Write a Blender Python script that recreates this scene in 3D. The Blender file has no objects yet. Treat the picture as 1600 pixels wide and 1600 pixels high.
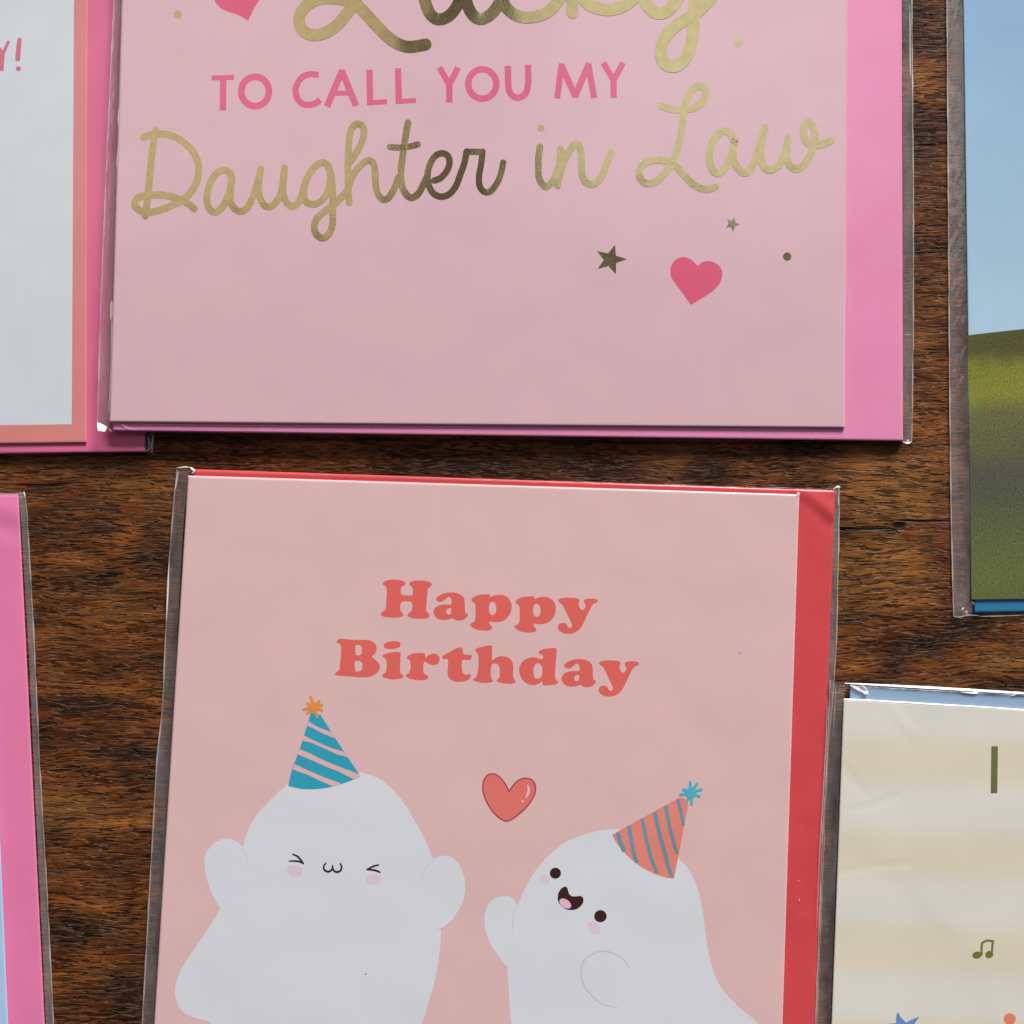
import bpy, math, random
from mathutils import Vector, Matrix
from mathutils.geometry import tessellate_polygon
random.seed(7)
scn = bpy.context.scene
COL = scn.collection

# ------------------------------------------------------------------ camera
F_PX = 2000.0                       # focal length in photo pixels (frame 1600 wide)
TILT = math.radians(3.5)
MM = 0.001
PXM = 0.0001316                     # metres on the table per photo pixel
DIST = F_PX * PXM
CAM = Vector((0.0, 0.0, DIST * math.cos(TILT)))
ROT = Matrix.Rotation(TILT, 3, 'X')
cd = bpy.data.cameras.new('camera')
cam = bpy.data.objects.new('camera', cd)
COL.objects.link(cam)
cd.sensor_width = 36.0
cd.lens = 36.0 * F_PX / 1600.0
cd.clip_start = 0.01
cd.clip_end = 50.0
cam.location = CAM
cam.rotation_euler = (TILT, 0, 0)
scn.camera = cam

# ------------------------------------------------------------------ room light
w = bpy.data.worlds.new('World')
scn.world = w
w.use_nodes = True
w.node_tree.nodes['Background'].inputs[0].default_value = (0.97, 0.98, 1.0, 1)
w.node_tree.nodes['Background'].inputs[1].default_value = 0.065


def area(name, loc, target, sx, sy, radiance, col):
    l = bpy.data.lights.new(name, 'AREA')
    l.shape = 'RECTANGLE'
    l.size, l.size_y = sx, sy
    l.energy = radiance * math.pi * sx * sy
    l.color = col
    o = bpy.data.objects.new(name, l)
    COL.objects.link(o)
    o.location = loc
    d = Vector(target) - Vector(loc)
    o.rotation_euler = d.to_track_quat('-Z', 'Y').to_euler()
    return o


# the tall window the table stands beside, and two unseen lamps added overhead, parted so the foil reflects a dark gap
area('window_light', (1.80, 5.45, 2.65), (0, 0, 0), 2.45, 1.85, 40.5, (1.0, 0.985, 0.965))
area('foil_reflection_light', (0.27, 0.633, 1.2), (0.27, 0.633, 0), 0.50, 0.41, 1.40, (0.88, 0.97, 1.0))
area('foil_reflection_light', (-0.37, 0.605, 1.2), (-0.37, 0.605, 0), 0.50, 0.42, 1.05, (1.0, 0.97, 0.93))

scn.view_settings.view_transform = 'Standard'
scn.view_settings.look = 'None'
scn.view_settings.exposure = 0.18
scn.view_settings.gamma = 1.0
scn.render.engine = 'CYCLES'
scn.cycles.transparent_max_bounces = 16


# ------------------------------------------------------------------ helpers
def W(px, py, z):
    """the point at height z that lies on the line of sight of photo position (px, py)"""
    d = ROT @ Vector(((px - 800.0) / F_PX, -(py - 800.0) / F_PX, -1.0))
    t = (z - CAM.z) / d.z
    return CAM + d * t


def lin(c):
    c = c / 255.0
    return c / 12.92 if c <= 0.04045 else ((c + 0.055) / 1.055) ** 2.4


GAIN = 0.72


def base(rgb):
    return tuple(min(0.93, lin(v) / GAIN) for v in rgb)


def N(nt, kind, **kw):
    n = nt.nodes.new(kind)
    for k, v in kw.items():
        setattr(n, k, v)
    return n


def new_mat(name):
    m = bpy.data.materials.new(name)
    m.use_nodes = True
    nt = m.node_tree
    return m, nt, nt.nodes['Principled BSDF']


def math_node(nt, op, a, b=None, c=None, clamp=False):
    n = N(nt, 'ShaderNodeMath', operation=op, use_clamp=clamp)
    for i, v in enumerate((a, b, c)):
        if v is None:
            continue
        if hasattr(v, 'links') or hasattr(v, 'is_output'):
            nt.links.new(v, n.inputs[i])
        else:
            n.inputs[i].default_value = v
    return n.outputs[0]


def uv_px(nt):
    """UV in photo pixels, the unit all prints are measured in (0.13 mm)"""
    u = N(nt, 'ShaderNodeUVMap', uv_map='px')
    m = N(nt, 'ShaderNodeVectorMath', operation='SCALE')
    m.inputs[3].default_value = 1000.0
    nt.links.new(u.outputs[0], m.inputs[0])
    return m.outputs[0]


def noise(nt, vec, scale, detail=2.0, rough=0.5, stretch=(1, 1, 1), dist=0.0):
    mp = N(nt, 'ShaderNodeMapping')
    mp.inputs['Scale'].default_value = tuple(scale * s for s in stretch)
    nt.links.new(vec, mp.inputs['Vector'])
    n = N(nt, 'ShaderNodeTexNoise')
    n.inputs['Scale'].default_value = 1.0
    n.inputs['Detail'].default_value = detail
    n.inputs['Roughness'].default_value = rough
    n.inputs['Distortion'].default_value = dist
    nt.links.new(mp.outputs[0], n.inputs['Vector'])
    return n.outputs['Fac']


def ramp(nt, fac, stops):
    r = N(nt, 'ShaderNodeValToRGB')
    els = r.color_ramp.elements
    while len(els) < len(stops):
        els.new(0.5)
    for e, (p, c) in zip(els, stops):
        e.position = p
        e.color = (c[0], c[1], c[2], 1)
    nt.links.new(fac, r.inputs[0])
    return r.outputs['Color']


def mix(nt, fac, a, b, blend='MIX'):
    m = N(nt, 'ShaderNodeMix', data_type='RGBA', blend_type=blend)
    for sock, v in ((m.inputs[0], fac), (m.inputs[6], a), (m.inputs[7], b)):
        if hasattr(v, 'is_output'):
            nt.links.new(v, sock)
        elif isinstance(v, (int, float)):
            sock.default_value = v
        else:
            sock.default_value = (v[0], v[1], v[2], 1)
    return m.outputs[2]


def paper_finish(nt, bs, vec, coat=1.0, grain=0.5, wave=1.0):
    """paper under clinging clear film: gentle waves, fine tooth, clear coat"""
    b1 = N(nt, 'ShaderNodeBump')
    b1.inputs['Strength'].default_value = 1.0
    b1.inputs['Distance'].default_value = 0.00030 * wave
    nt.links.new(noise(nt, vec, 1 / 170.0, 1.0), b1.inputs['Height'])
    b2 = N(nt, 'ShaderNodeBump')
    b2.inputs['Strength'].default_value = 1.0
    b2.inputs['Distance'].default_value = 0.000016 * grain
    nt.links.new(noise(nt, vec, 1 / 3.2, 2.0), b2.inputs['Height'])
    nt.links.new(b1.outputs[0], b2.inputs['Normal'])
    nt.links.new(b2.outputs[0], bs.inputs['Normal'])
    bs.inputs['Coat Weight'].default_value = coat
    bs.inputs['Coat Roughness'].default_value = 0.22
    # the film over the print: broad slanting waves that break up its reflections
    rot = N(nt, 'ShaderNodeMapping')
    rot.inputs['Rotation'].default_value = (0, 0, 0.75)
    nt.links.new(vec, rot.inputs['Vector'])
    b3 = N(nt, 'ShaderNodeBump')
    b3.inputs['Strength'].default_value = 1.0
    b3.inputs['Distance'].default_value = 0.0006
    nt.links.new(noise(nt, rot.outputs[0], 1/210.0, 1.0, 0.4, (0.40, 1.0, 1), 0.6), b3.inputs['Height'])
    nt.links.new(b3.outputs[0], bs.inputs['Coat Normal'])
    bs.inputs['Specular IOR Level'].default_value = 0.25


MATS = {}


def paper(name, rgb, rough=0.6, coat=1.0, mottle=0.035, wave=1.0, grain=0.5):
    if name in MATS:
        return MATS[name]
    m, nt, bs = new_mat(name)
    vec = uv_px(nt)
    c = base(rgb)
    n1 = noise(nt, vec, 1 / 60.0, 3.0)
    n2 = noise(nt, vec, 1 / 2.6, 1.0)
    s = math_node(nt, 'ADD', math_node(nt, 'MULTIPLY', n1, 0.6), math_node(nt, 'MULTIPLY', n2, 0.4))
    col = ramp(nt, s, [(0.3, [v * (1 - mottle) for v in c]), (0.7, [min(0.95, v * (1 + mottle)) for v in c])])
    nt.links.new(col, bs.inputs['Base Color'])
    bs.inputs['Roughness'].default_value = rough
    paper_finish(nt, bs, vec, coat, grain, wave)
    MATS[name] = m
    return m


def foil_mat():
    m, nt, bs = new_mat('gold_foil')
    vec = uv_px(nt)
    n1 = noise(nt, vec, 1 / 14.0, 3.0)
    col = ramp(nt, n1, [(0.3, (0.385, 0.295, 0.145)), (0.7, (0.445, 0.345, 0.175))])
    nt.links.new(col, bs.inputs['Base Color'])
    bs.inputs['Metallic'].default_value = 1.0
    bs.inputs['Roughness'].default_value = 0.14
    b1 = N(nt, 'ShaderNodeBump')
    b1.inputs['Distance'].default_value = 0.00006
    nt.links.new(noise(nt, vec, 1 / 60.0, 1.0), b1.inputs['Height'])
    b2 = N(nt, 'ShaderNodeBump')
    b2.inputs['Distance'].default_value = 0.000007
    nt.links.new(noise(nt, vec, 1 / 3.0, 2.0), b2.inputs['Height'])
    nt.links.new(b1.outputs[0], b2.inputs['Normal'])
    nt.links.new(b2.outputs[0], bs.inputs['Normal'])
    return m


def film_mat(name, haze, gloss, rough, tint):
    """crinkly clear cellophane: mostly see-through, a little haze, shiny"""
    m, nt, bs = new_mat(name)
    nt.nodes.remove(bs)
    out = nt.nodes['Material Output']
    vec = uv_px(nt)
    tr = N(nt, 'ShaderNodeBsdfTransparent')
    tr.inputs[0].default_value = (0.93, 0.92, 0.92, 1)
    df = N(nt, 'ShaderNodeBsdfDiffuse')
    df.inputs[0].default_value = (tint[0], tint[1], tint[2], 1)
    gl = N(nt, 'ShaderNodeBsdfGlossy')
    gl.inputs['Roughness'].default_value = rough
    bp = N(nt, 'ShaderNodeBump')
    bp.inputs['Distance'].default_value = 0.00016
    nt.links.new(noise(nt, vec, 1 / 9.0, 3.0, 0.6, (1.0, 0.28, 1)), bp.inputs['Height'])
    nt.links.new(bp.outputs[0], gl.inputs['Normal'])
    hz = noise(nt, vec, 1 / 22.0, 3.0, 0.6, (1.0, 0.25, 1))
    hzf = N(nt, 'ShaderNodeMapRange')
    hzf.inputs['From Min'].default_value = 0.3
    hzf.inputs['From Max'].default_value = 0.7
    hzf.inputs['To Min'].default_value = haze * 0.55
    hzf.inputs['To Max'].default_value = haze * 1.45
    nt.links.new(hz, hzf.inputs['Value'])
    m1 = N(nt, 'ShaderNodeMixShader')
    nt.links.new(hzf.outputs[0], m1.inputs[0])
    nt.links.new(tr.outputs[0], m1.inputs[1])
    nt.links.new(df.outputs[0], m1.inputs[2])
    m2 = N(nt, 'ShaderNodeMixShader')
    m2.inputs[0].default_value = gloss
    nt.links.new(m1.outputs[0], m2.inputs[1])
    nt.links.new(gl.outputs[0], m2.inputs[2])
    nt.links.new(m2.outputs[0], out.inputs[0])
    return m


FILM = film_mat('clear_film', 0.17, 0.10, 0.16, (0.74, 0.66, 0.65))
EDGE = film_mat('film_fold', 0.55, 0.15, 0.2, (0.84, 0.76, 0.70))
CLING = film_mat('clinging_film', 0.04, 0.03, 0.35, (0.7, 0.66, 0.65))
GLINT = film_mat('film_glint', 0.66, 0.08, 0.3, (0.92, 0.91, 0.90))  # near-white haze that paints bright glints on the film


class MB:
    """collects faces given as (px, py, world point)"""

    def __init__(self):
        self.v, self.f, self.uv, self.mi = [], [], [], []

    def vert(self, px, py, z):
        self.v.append(W(px, py, z))
        self.uv.append((px / 1000.0, py / 1000.0))
        return len(self.v) - 1

    def face(self, idx, mi=0):
        self.f.append(tuple(idx))
        self.mi.append(mi)

    def build(self, name, mats, parent=None, smooth=False):
        mats = mats if isinstance(mats, (list, tuple)) else [mats]
        off = Vector((0, 0, 0))
        p = parent
        while p is not None:
            off += p.location
            p = p.parent
        me = bpy.data.meshes.new(name)
        me.from_pydata([v - off for v in self.v], [], self.f)
        for m in mats:
            me.materials.append(m)
        uvl = me.uv_layers.new(name='px')
        for poly in me.polygons:
            poly.material_index = self.mi[poly.index]
            poly.use_smooth = smooth
            for li in poly.loop_indices:
                uvl.data[li].uv = self.uv[me.loops[li].vertex_index]
        # every face that looks down at the table although it is a top face is turned round
        o = bpy.data.objects.new(name, me)
        COL.objects.link(o)
        o.parent = parent
        return o


def spline(pts, closed=False, step=5):
    """smooth curve through the points; a third value 1 marks a sharp corner"""
    n = len(pts)
    out = []
    segs = n if closed else n - 1
    for i in range(segs):
        p1, p2 = pts[i], pts[(i + 1) % n]
        p0 = pts[(i - 1) % n] if (closed or i > 0) else p1
        p3 = pts[(i + 2) % n] if (closed or i + 2 < n) else p2
        c1 = len(p1) > 2 and p1[2]
        c2 = len(p2) > 2 and p2[2]
        t1 = ((p2[0] - p0[0]) / 2, (p2[1] - p0[1]) / 2)
        t2 = ((p3[0] - p1[0]) / 2, (p3[1] - p1[1]) / 2)
        if c1:
            t1 = ((p2[0] - p1[0]), (p2[1] - p1[1]))
        if c2:
            t2 = ((p2[0] - p1[0]), (p2[1] - p1[1]))
        for k in range(step):
            t = k / step
            a, b, c, d = 2*t**3-3*t**2+1, t**3-2*t**2+t, -2*t**3+3*t**2, t**3-t**2
            out.append((a*p1[0]+b*t1[0]+c*p2[0]+d*t2[0], a*p1[1]+b*t1[1]+c*p2[1]+d*t2[1]))
    if not closed:
        out.append((pts[-1][0], pts[-1][1]))
    return out


def cv(ox, oy, s, pts):
    return [(ox + p[0] / s, oy + p[1] / s) + tuple(p[2:]) for p in pts]


def fill(mb, loops, zf, mi=0):
    """a flat printed shape with holes"""
    vec = [[Vector((x, y, 0)) for x, y in lp] for lp in loops]
    flat = [(x, y) for lp in loops for x, y in lp]
    idx = [mb.vert(x, y, zf(x, y)) for x, y in flat]
    for t in tessellate_polygon(vec):
        a, b, c = (flat[i] for i in t)
        cr = (b[0]-a[0])*(c[1]-a[1]) - (b[1]-a[1])*(c[0]-a[0])
        tri = [idx[i] for i in t]
        if cr > 0:
            tri.reverse()
        mb.face(tri, mi)


LIFT = [0.0]


def stroke(mb, pts, width, zf, smooth=True, caps=True, lift=5e-6, taper=None, mi=0, tilt=0.0):
    """a pen stroke of constant width; later parts lie a hair above earlier ones"""
    c = spline(pts, step=10) if smooth else [(p[0], p[1]) for p in pts]
    n = len(c)
    prev = None
    nrm = []
    for i in range(n):
        a, b = c[max(0, i-1)], c[min(n-1, i+1)]
        dx, dy = b[0]-a[0], b[1]-a[1]
        l = math.hypot(dx, dy) or 1.0
        nrm.append((-dy/l, dx/l))
    for i in range(n):
        hw = width / 2 * (taper(i/(n-1)) if taper else 1.0)
        z = zf(*c[i]) + lift * i / n + LIFT[0]
        dz = tilt*nrm[i][1]*hw*PXM - tilt*.5*nrm[i][0]*hw*PXM
        l = mb.vert(c[i][0]+nrm[i][0]*hw, c[i][1]+nrm[i][1]*hw, z+dz)
        r = mb.vert(c[i][0]-nrm[i][0]*hw, c[i][1]-nrm[i][1]*hw, z-dz)
        if prev:
            mb.face((prev[0], l, r, prev[1]), mi)
        prev = (l, r)
        if caps and i in (0, n-1):
            s = -1 if i == 0 else 1
            t = (nrm[i][1]*s, -nrm[i][0]*s)
            arc = []
            for k in range(9):
                a = math.pi * k / 8
                arc.append(mb.vert(c[i][0]+hw*(nrm[i][0]*math.cos(a)+t[0]*math.sin(a)),
                                   c[i][1]+hw*(nrm[i][1]*math.cos(a)+t[1]*math.sin(a)), z - 1e-6))
            mb.face(arc if s > 0 else arc[::-1], mi)
    LIFT[0] += 1.5e-6


def ellipse(cx, cy, rx, ry, rot=0.0, n=28):
    r = math.radians(rot)
    return [(cx + rx*math.cos(t)*math.cos(r) - ry*math.sin(t)*math.sin(r),
             cy + rx*math.cos(t)*math.sin(r) + ry*math.sin(t)*math.cos(r))
            for t in (2*math.pi*k/n for k in range(n))]


def quad(c, s, t):
    tl, tr, br, bl = c
    return ((tl[0]*(1-s)+tr[0]*s)*(1-t)+(bl[0]*(1-s)+br[0]*s)*t,
            (tl[1]*(1-s)+tr[1]*s)*(1-t)+(bl[1]*(1-s)+br[1]*s)*t)


def sheet(mb, corners, zf, thick, nx=24, ny=24, mi=0, soft=True):
    """a sheet of card or folded paper with real thickness and eased edges"""
    xs = [0, .002, .004] + [i/nx for i in range(1, nx)] + [.996, .998, 1]
    ys = [0, .002, .004] + [i/ny for i in range(1, ny)] + [.996, .998, 1]
    top = []
    for j, t in enumerate(ys):
        row = []
        for i, s in enumerate(xs):
            x, y = quad(corners, s, t)
            e = (i in (0, len(xs)-1)) or (j in (0, len(ys)-1))
            row.append(mb.vert(x, y, zf(x, y) - (min(thick*0.45, .10*MM) if e and soft else 0)))
        top.append(row)
    for j in range(len(ys)-1):
        for i in range(len(xs)-1):
            mb.face((top[j][i], top[j+1][i], top[j+1][i+1], top[j][i+1]), mi)
    ring = ([(0, i) for i in range(len(xs))] + [(j, len(xs)-1) for j in range(1, len(ys))] +
            [(len(ys)-1, i) for i in range(len(xs)-2, -1, -1)] + [(j, 0) for j in range(len(ys)-2, 0, -1)])
    low = [[mb.vert(*quad(corners, sx, ty), zf(*quad(corners, sx, ty)) - thick) for sx in xs] for ty in ys]
    for j in range(len(ys)-1):
        for i in range(len(xs)-1):
            mb.face((low[j][i], low[j][i+1], low[j+1][i+1], low[j+1][i]), mi)
    k = len(ring)
    for q in range(k):
        a, b = ring[q], ring[(q+1) % k]
        mb.face((top[a[0]][a[1]], top[b[0]][b[1]], low[b[0]][b[1]], low[a[0]][a[1]]), mi)


def ridge(x, y, line, half, h):
    """height of a soft crease that runs along a polyline"""
    best = 1e9
    for (ax, ay), (bx, by) in zip(line, line[1:]):
        dx, dy = bx-ax, by-ay
        t = max(0, min(1, ((x-ax)*dx+(y-ay)*dy)/(dx*dx+dy*dy)))
        best = min(best, math.hypot(x-ax-t*dx, y-ay-t*dy))
    return h * math.exp(-(best/half)**2)


def thing(name, label, cat, px, py, group=None):
    o = bpy.data.objects.new(name, None)
    COL.objects.link(o)
    p = W(px, py, 0.0)
    o.location = (p.x, p.y, 0.0)
    o.empty_display_size = 0.02
    o['label'] = label
    o['category'] = cat
    if group:
        o['group'] = group
    return o


def sleeve(parent, outer, inner, zo, zi, creases_glints=(), glint_tabs=(), plain=()):
    """the clear bag round card and envelope: skirts of loose film between the paper's edge and the welded outer edge"""
    mb = MB()
    rnd = random.Random(len(outer)*13 + int(outer[0][0]))
    n = len(outer)
    dens_o, dens_i, za, zb, bead = [], [], [], [], []
    for i in range(n):
        j = (i+1) % n
        L = math.hypot(outer[j][0]-outer[i][0], outer[j][1]-outer[i][1])
        k = max(2, int(L/12))
        for q in range(k):
            t = q/k
            wob = rnd.uniform(-0.3, 0.3)
            bead.append(i not in plain)
            dens_o.append((outer[i][0]*(1-t)+outer[j][0]*t+wob, outer[i][1]*(1-t)+outer[j][1]*t+wob*.6))
            dens_i.append((inner[i][0]*(1-t)+inner[j][0]*t, inner[i][1]*(1-t)+inner[j][1]*t))
            za.append(zo[i]*(1-t)+zo[j]*t)
            zb.append(zi[i]*(1-t)+zi[j]*t)
    m = 5
    rows = []
    for o_, i_, z0, z1 in zip(dens_o, dens_i, za, zb):
        row = []
        for q in range(m+1):
            t = q/m
            x = o_[0]*(1-t)+i_[0]*t
            y = o_[1]*(1-t)+i_[1]*t
            z = z0+(z1-z0)*(t**1.5)
            if 0 < q < m:
                z += rnd.uniform(-0.00005, 0.00005)
            row.append(mb.vert(x, y, z))
        rows.append(row)
    k = len(rows)
    for a in range(k):
        b = (a+1) % k
        for q in range(m):
            mb.face((rows[a][q], rows[a][q+1], rows[b][q+1], rows[b][q]), 0 if bead[a] else 3)
    # welded outer edge: a thin bead
    for a in range(k):
        b = (a+1) % k
        p, q = Vector(dens_o[a]), Vector(dens_o[b])
        if (q-p).length < .5 or not bead[a]:
            continue
        r0 = 1.0 + 0.25*math.sin(a*1.7) + 0.3*math.sin(a*.63)
        r1 = 1.0 + 0.25*math.sin(b*1.7) + 0.3*math.sin(b*.63)
        d = (q-p).normalized()
        nn = Vector((-d.y, d.x))
        prof = [(-1, 0), (-.5, .8), (.5, .8), (1, 0)]
        A = [mb.vert(p.x+nn.x*s*r0, p.y+nn.y*s*r0, za[a]+h*.00018) for s, h in prof]
        B = [mb.vert(q.x+nn.x*s*r1, q.y+nn.y*s*r1, za[b]+h*.00018) for s, h in prof]
        for s in range(3):
            mb.face((A[s], B[s], B[s+1], A[s+1]), 1)
    for pts, wd, z, mi in creases_glints:  # fold lines, and near-white strokes that paint glints along the film
        stroke(mb, pts, wd, z if callable(z) else (lambda x, y, z=z: z), taper=lambda t: max(.12, math.sin(math.pi*min(.97, max(.03, t)))**.6), mi=mi, caps=(mi == 1), tilt=(.7 if mi == 2 else 0))
    for pts, z, mi in glint_tabs:
        # corner gusset of near-white film, standing in for a bright glint
        y0 = min(p[1] for p in pts)
        x1 = max(p[0] for p in pts)
        mb.face([mb.vert(p[0], p[1], z + .55*(p[1]-y0)*PXM + .3*(x1-p[0])*PXM) for p in pts][::-1], mi)
    return mb.build('sleeve', [FILM, EDGE, GLINT, CLING], parent)


# ------------------------------------------------------------------ the table
def tabletop():
    m, nt, bs = new_mat('rustic_wood')
    tc = N(nt, 'ShaderNodeTexCoord')
    mp = N(nt, 'ShaderNodeMapping')
    mp.inputs['Scale'].default_value = (1/PXM, 1/PXM, 1/PXM)
    nt.links.new(tc.outputs['Object'], mp.inputs['Vector'])
    vec = mp.outputs[0]
    # wavy grain
    wv = N(nt, 'ShaderNodeMapping')
    wv.inputs['Scale'].default_value = (1/150, 1/90, 1)
    nt.links.new(vec, wv.inputs['Vector'])
    wn = N(nt, 'ShaderNodeTexNoise')
    wn.inputs['Scale'].default_value = 1.0
    wn.inputs['Detail'].default_value = 2.0
    nt.links.new(wv.outputs[0], wn.inputs['Vector'])
    sub = N(nt, 'ShaderNodeVectorMath', operation='SUBTRACT')
    nt.links.new(wn.outputs['Color'], sub.inputs[0])
    sub.inputs[1].default_value = (.5, .5, .5)
    mul = N(nt, 'ShaderNodeVectorMath', operation='MULTIPLY')
    nt.links.new(sub.outputs[0], mul.inputs[0])
    mul.inputs[1].default_value = (30, 22, 0)
    add = N(nt, 'ShaderNodeVectorMath', operation='ADD')
    nt.links.new(vec, add.inputs[0])
    nt.links.new(mul.outputs[0], add.inputs[1])
    g = add.outputs[0]

    def spots(lst):
        acc = None
        for px, py, rx, ry, st in lst:
            s = N(nt, 'ShaderNodeVectorMath', operation='SUBTRACT')
            nt.links.new(g, s.inputs[0])
            s.inputs[1].default_value = (px-800, 922-py, 0)
            q = N(nt, 'ShaderNodeVectorMath', operation='MULTIPLY')
            nt.links.new(s.outputs[0], q.inputs[0])
            q.inputs[1].default_value = (1/rx, 1/ry, 0)
            l = N(nt, 'ShaderNodeVectorMath', operation='LENGTH')
            nt.links.new(q.outputs[0], l.inputs[0])
            r = N(nt, 'ShaderNodeMapRange', interpolation_type='SMOOTHSTEP')
            r.inputs['From Min'].default_value = 1.25
            r.inputs['From Max'].default_value = 0.35
            r.inputs['To Max'].default_value = st
            nt.links.new(l.outputs['Value'], r.inputs['Value'])
            acc = r.outputs[0] if acc is None else math_node(nt, 'MAXIMUM', acc, r.outputs[0])
        return acc

    big = noise(nt, g, 1/85.0, 4.0, 0.55, (0.45, 1.35, 1))
    mid = noise(nt, g, 1/20.0, 4.0, 0.62, (0.28, 1.3, 1))
    col = ramp(nt, big, [(0.30, (0.034, 0.011, 0.005)), (0.44, (0.105, 0.030, 0.008)), (0.56, (0.195, 0.058, 0.013)), (0.72, (0.33, 0.115, 0.023))])
    amber = spots([(1395, 765, 120, 70, .85), (1370, 890, 90, 60, .8), (1445, 105, 22, 22, .7), (1575, 1040, 70, 24, .6),
                   (215, 765, 110, 26, .35), (110, 1255, 70, 40, .55), (190, 940, 60, 40, .35), (1450, 540, 26, 60, .25)])
    col = mix(nt, math_node(nt, 'MULTIPLY', amber, 0.85), col, (0.33, 0.138, 0.034))
    rust = spots([(1470, 840, 22, 130, .75), (1452, 330, 30, 60, .5), (160, 1290, 60, 50, .35), (60, 725, 120, 20, .2)])
    col = mix(nt, rust, col, (0.135, 0.042, 0.016))
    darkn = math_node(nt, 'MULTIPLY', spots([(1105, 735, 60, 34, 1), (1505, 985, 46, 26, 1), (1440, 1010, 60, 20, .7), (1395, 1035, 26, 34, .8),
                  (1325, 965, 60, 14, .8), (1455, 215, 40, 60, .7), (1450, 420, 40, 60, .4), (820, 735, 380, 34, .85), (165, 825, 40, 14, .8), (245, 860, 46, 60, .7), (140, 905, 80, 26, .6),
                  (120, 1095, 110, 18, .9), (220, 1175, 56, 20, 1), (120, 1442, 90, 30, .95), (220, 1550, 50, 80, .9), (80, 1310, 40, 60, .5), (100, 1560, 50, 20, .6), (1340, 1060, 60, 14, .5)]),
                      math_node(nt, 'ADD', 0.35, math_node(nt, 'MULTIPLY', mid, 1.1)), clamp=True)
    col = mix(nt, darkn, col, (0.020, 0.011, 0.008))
    streak = ramp(nt, mid, [(0.30, (0.30,)*3), (0.5, (0.88,)*3), (0.7, (1.55,)*3)])
    col = mix(nt, 0.8, col, streak, 'MULTIPLY')
    # embossed cracks: short wavy fissures along the grain, in two sizes
    c1 = noise(nt, g, 1/5.6, 2.0, 0.5, (0.11, 1.0, 1), 0.25)
    c2 = noise(nt, g, 1/3.6, 1.5, 0.5, (0.17, 1.0, 1), 0.35)
    c3 = noise(nt, g, 1/14.0, 3.0, 0.5, (0.09, 1.0, 1), 0.3)

    def edge(v, lo, hi):
        e = N(nt, 'ShaderNodeMapRange', interpolation_type='SMOOTHSTEP')
        e.inputs['From Min'].default_value = lo
        e.inputs['From Max'].default_value = hi
        nt.links.new(v, e.inputs['Value'])
        return e.outputs[0]

    dens = edge(noise(nt, g, 1/70.0, 2.0, 0.5, (0.7, 1.2, 1)), 0.30, 0.62)
    def fissure(c, level, w):
        # thin line where the noise crosses a level
        return edge(math_node(nt, 'ABSOLUTE', math_node(nt, 'SUBTRACT', c, level)), w, w*.25)

    gate = edge(noise(nt, g, 1/26.0, 2.0, 0.5, (0.5, 1.0, 1)), 0.42, 0.56)
    f1 = math_node(nt, 'MULTIPLY', fissure(c3, .52, .014), gate)
    crack = math_node(nt, 'MAXIMUM', math_node(nt, 'MULTIPLY', edge(c1, .54, .63), math_node(nt, 'ADD', math_node(nt, 'MULTIPLY', dens, .5), .5)), math_node(nt, 'MULTIPLY', edge(c2, .56, .65), dens))
    crack = math_node(nt, 'MAXIMUM', crack, f1)
    long_crack = spots([(1350, 828, 62, 3.2, 1), (1445, 815, 60, 2.6, 1), (1402, 823, 12, 8, 1), (60, 755, 60, 2.4, .8), (290, 718, 90, 2.4, .6)])
    lip = edge(c1, 0.46, 0.54)
    col = mix(nt, math_node(nt, 'MULTIPLY', math_node(nt, 'SUBTRACT', lip, crack, clamp=True), 0.22), col, (0.36, 0.19, 0.085))
    col = mix(nt, math_node(nt, 'MULTIPLY', crack, 0.72), col, (0.012, 0.005, 0.003))
    col = mix(nt, math_node(nt, 'MULTIPLY', long_crack, 0.95), col, (0.006, 0.004, 0.003))
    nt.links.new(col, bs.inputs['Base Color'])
    bs.inputs['Roughness'].default_value = 0.42
    bs.inputs['Specular IOR Level'].default_value = 0.16
    hgt = math_node(nt, 'ADD', math_node(nt, 'MULTIPLY', math_node(nt, 'MAXIMUM', crack, long_crack), -1.0), math_node(nt, 'MULTIPLY', mid, 0.6))
    bp = N(nt, 'ShaderNodeBump')
    bp.inputs['Strength'].default_value = 1.0
    bp.inputs['Distance'].default_value = 0.00046
    nt.links.new(hgt, bp.inputs['Height'])
    nt.links.new(bp.outputs[0], bs.inputs['Normal'])
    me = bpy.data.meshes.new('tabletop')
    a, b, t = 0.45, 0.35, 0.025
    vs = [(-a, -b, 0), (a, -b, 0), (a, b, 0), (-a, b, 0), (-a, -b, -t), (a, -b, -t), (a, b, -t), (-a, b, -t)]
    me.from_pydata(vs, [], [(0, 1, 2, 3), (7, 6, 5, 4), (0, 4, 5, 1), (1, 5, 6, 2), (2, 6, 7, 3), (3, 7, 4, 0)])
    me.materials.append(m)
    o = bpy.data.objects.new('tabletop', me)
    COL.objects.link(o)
    o['kind'] = 'structure'
    o['label'] = 'dark rustic brown wooden tabletop with embossed grain under the cards'
    return o


tabletop()

FOIL = foil_mat()
GROUP = 'greeting cards in clear sleeves on the table'
L1, L2, L3, L4 = .006*MM, .014*MM, .022*MM, .030*MM       # layers of print


def pack_parts(root, env, env_mat, env_z, card, card_mat, card_z, fine=24, thick=.7*MM):
    e = MB()
    sheet(e, env, env_z, thick, fine, fine)
    e.build('envelope', env_mat, root, True)
    c = MB()
    sheet(c, card, lambda x, y: card_z(x, y) - .24*MM, .10*MM, 24, 24)     # back leaf
    sheet(c, card, card_z, .20*MM, 48, 48)                              # front leaf
    return c.build('card', card_mat, root, True)


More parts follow.
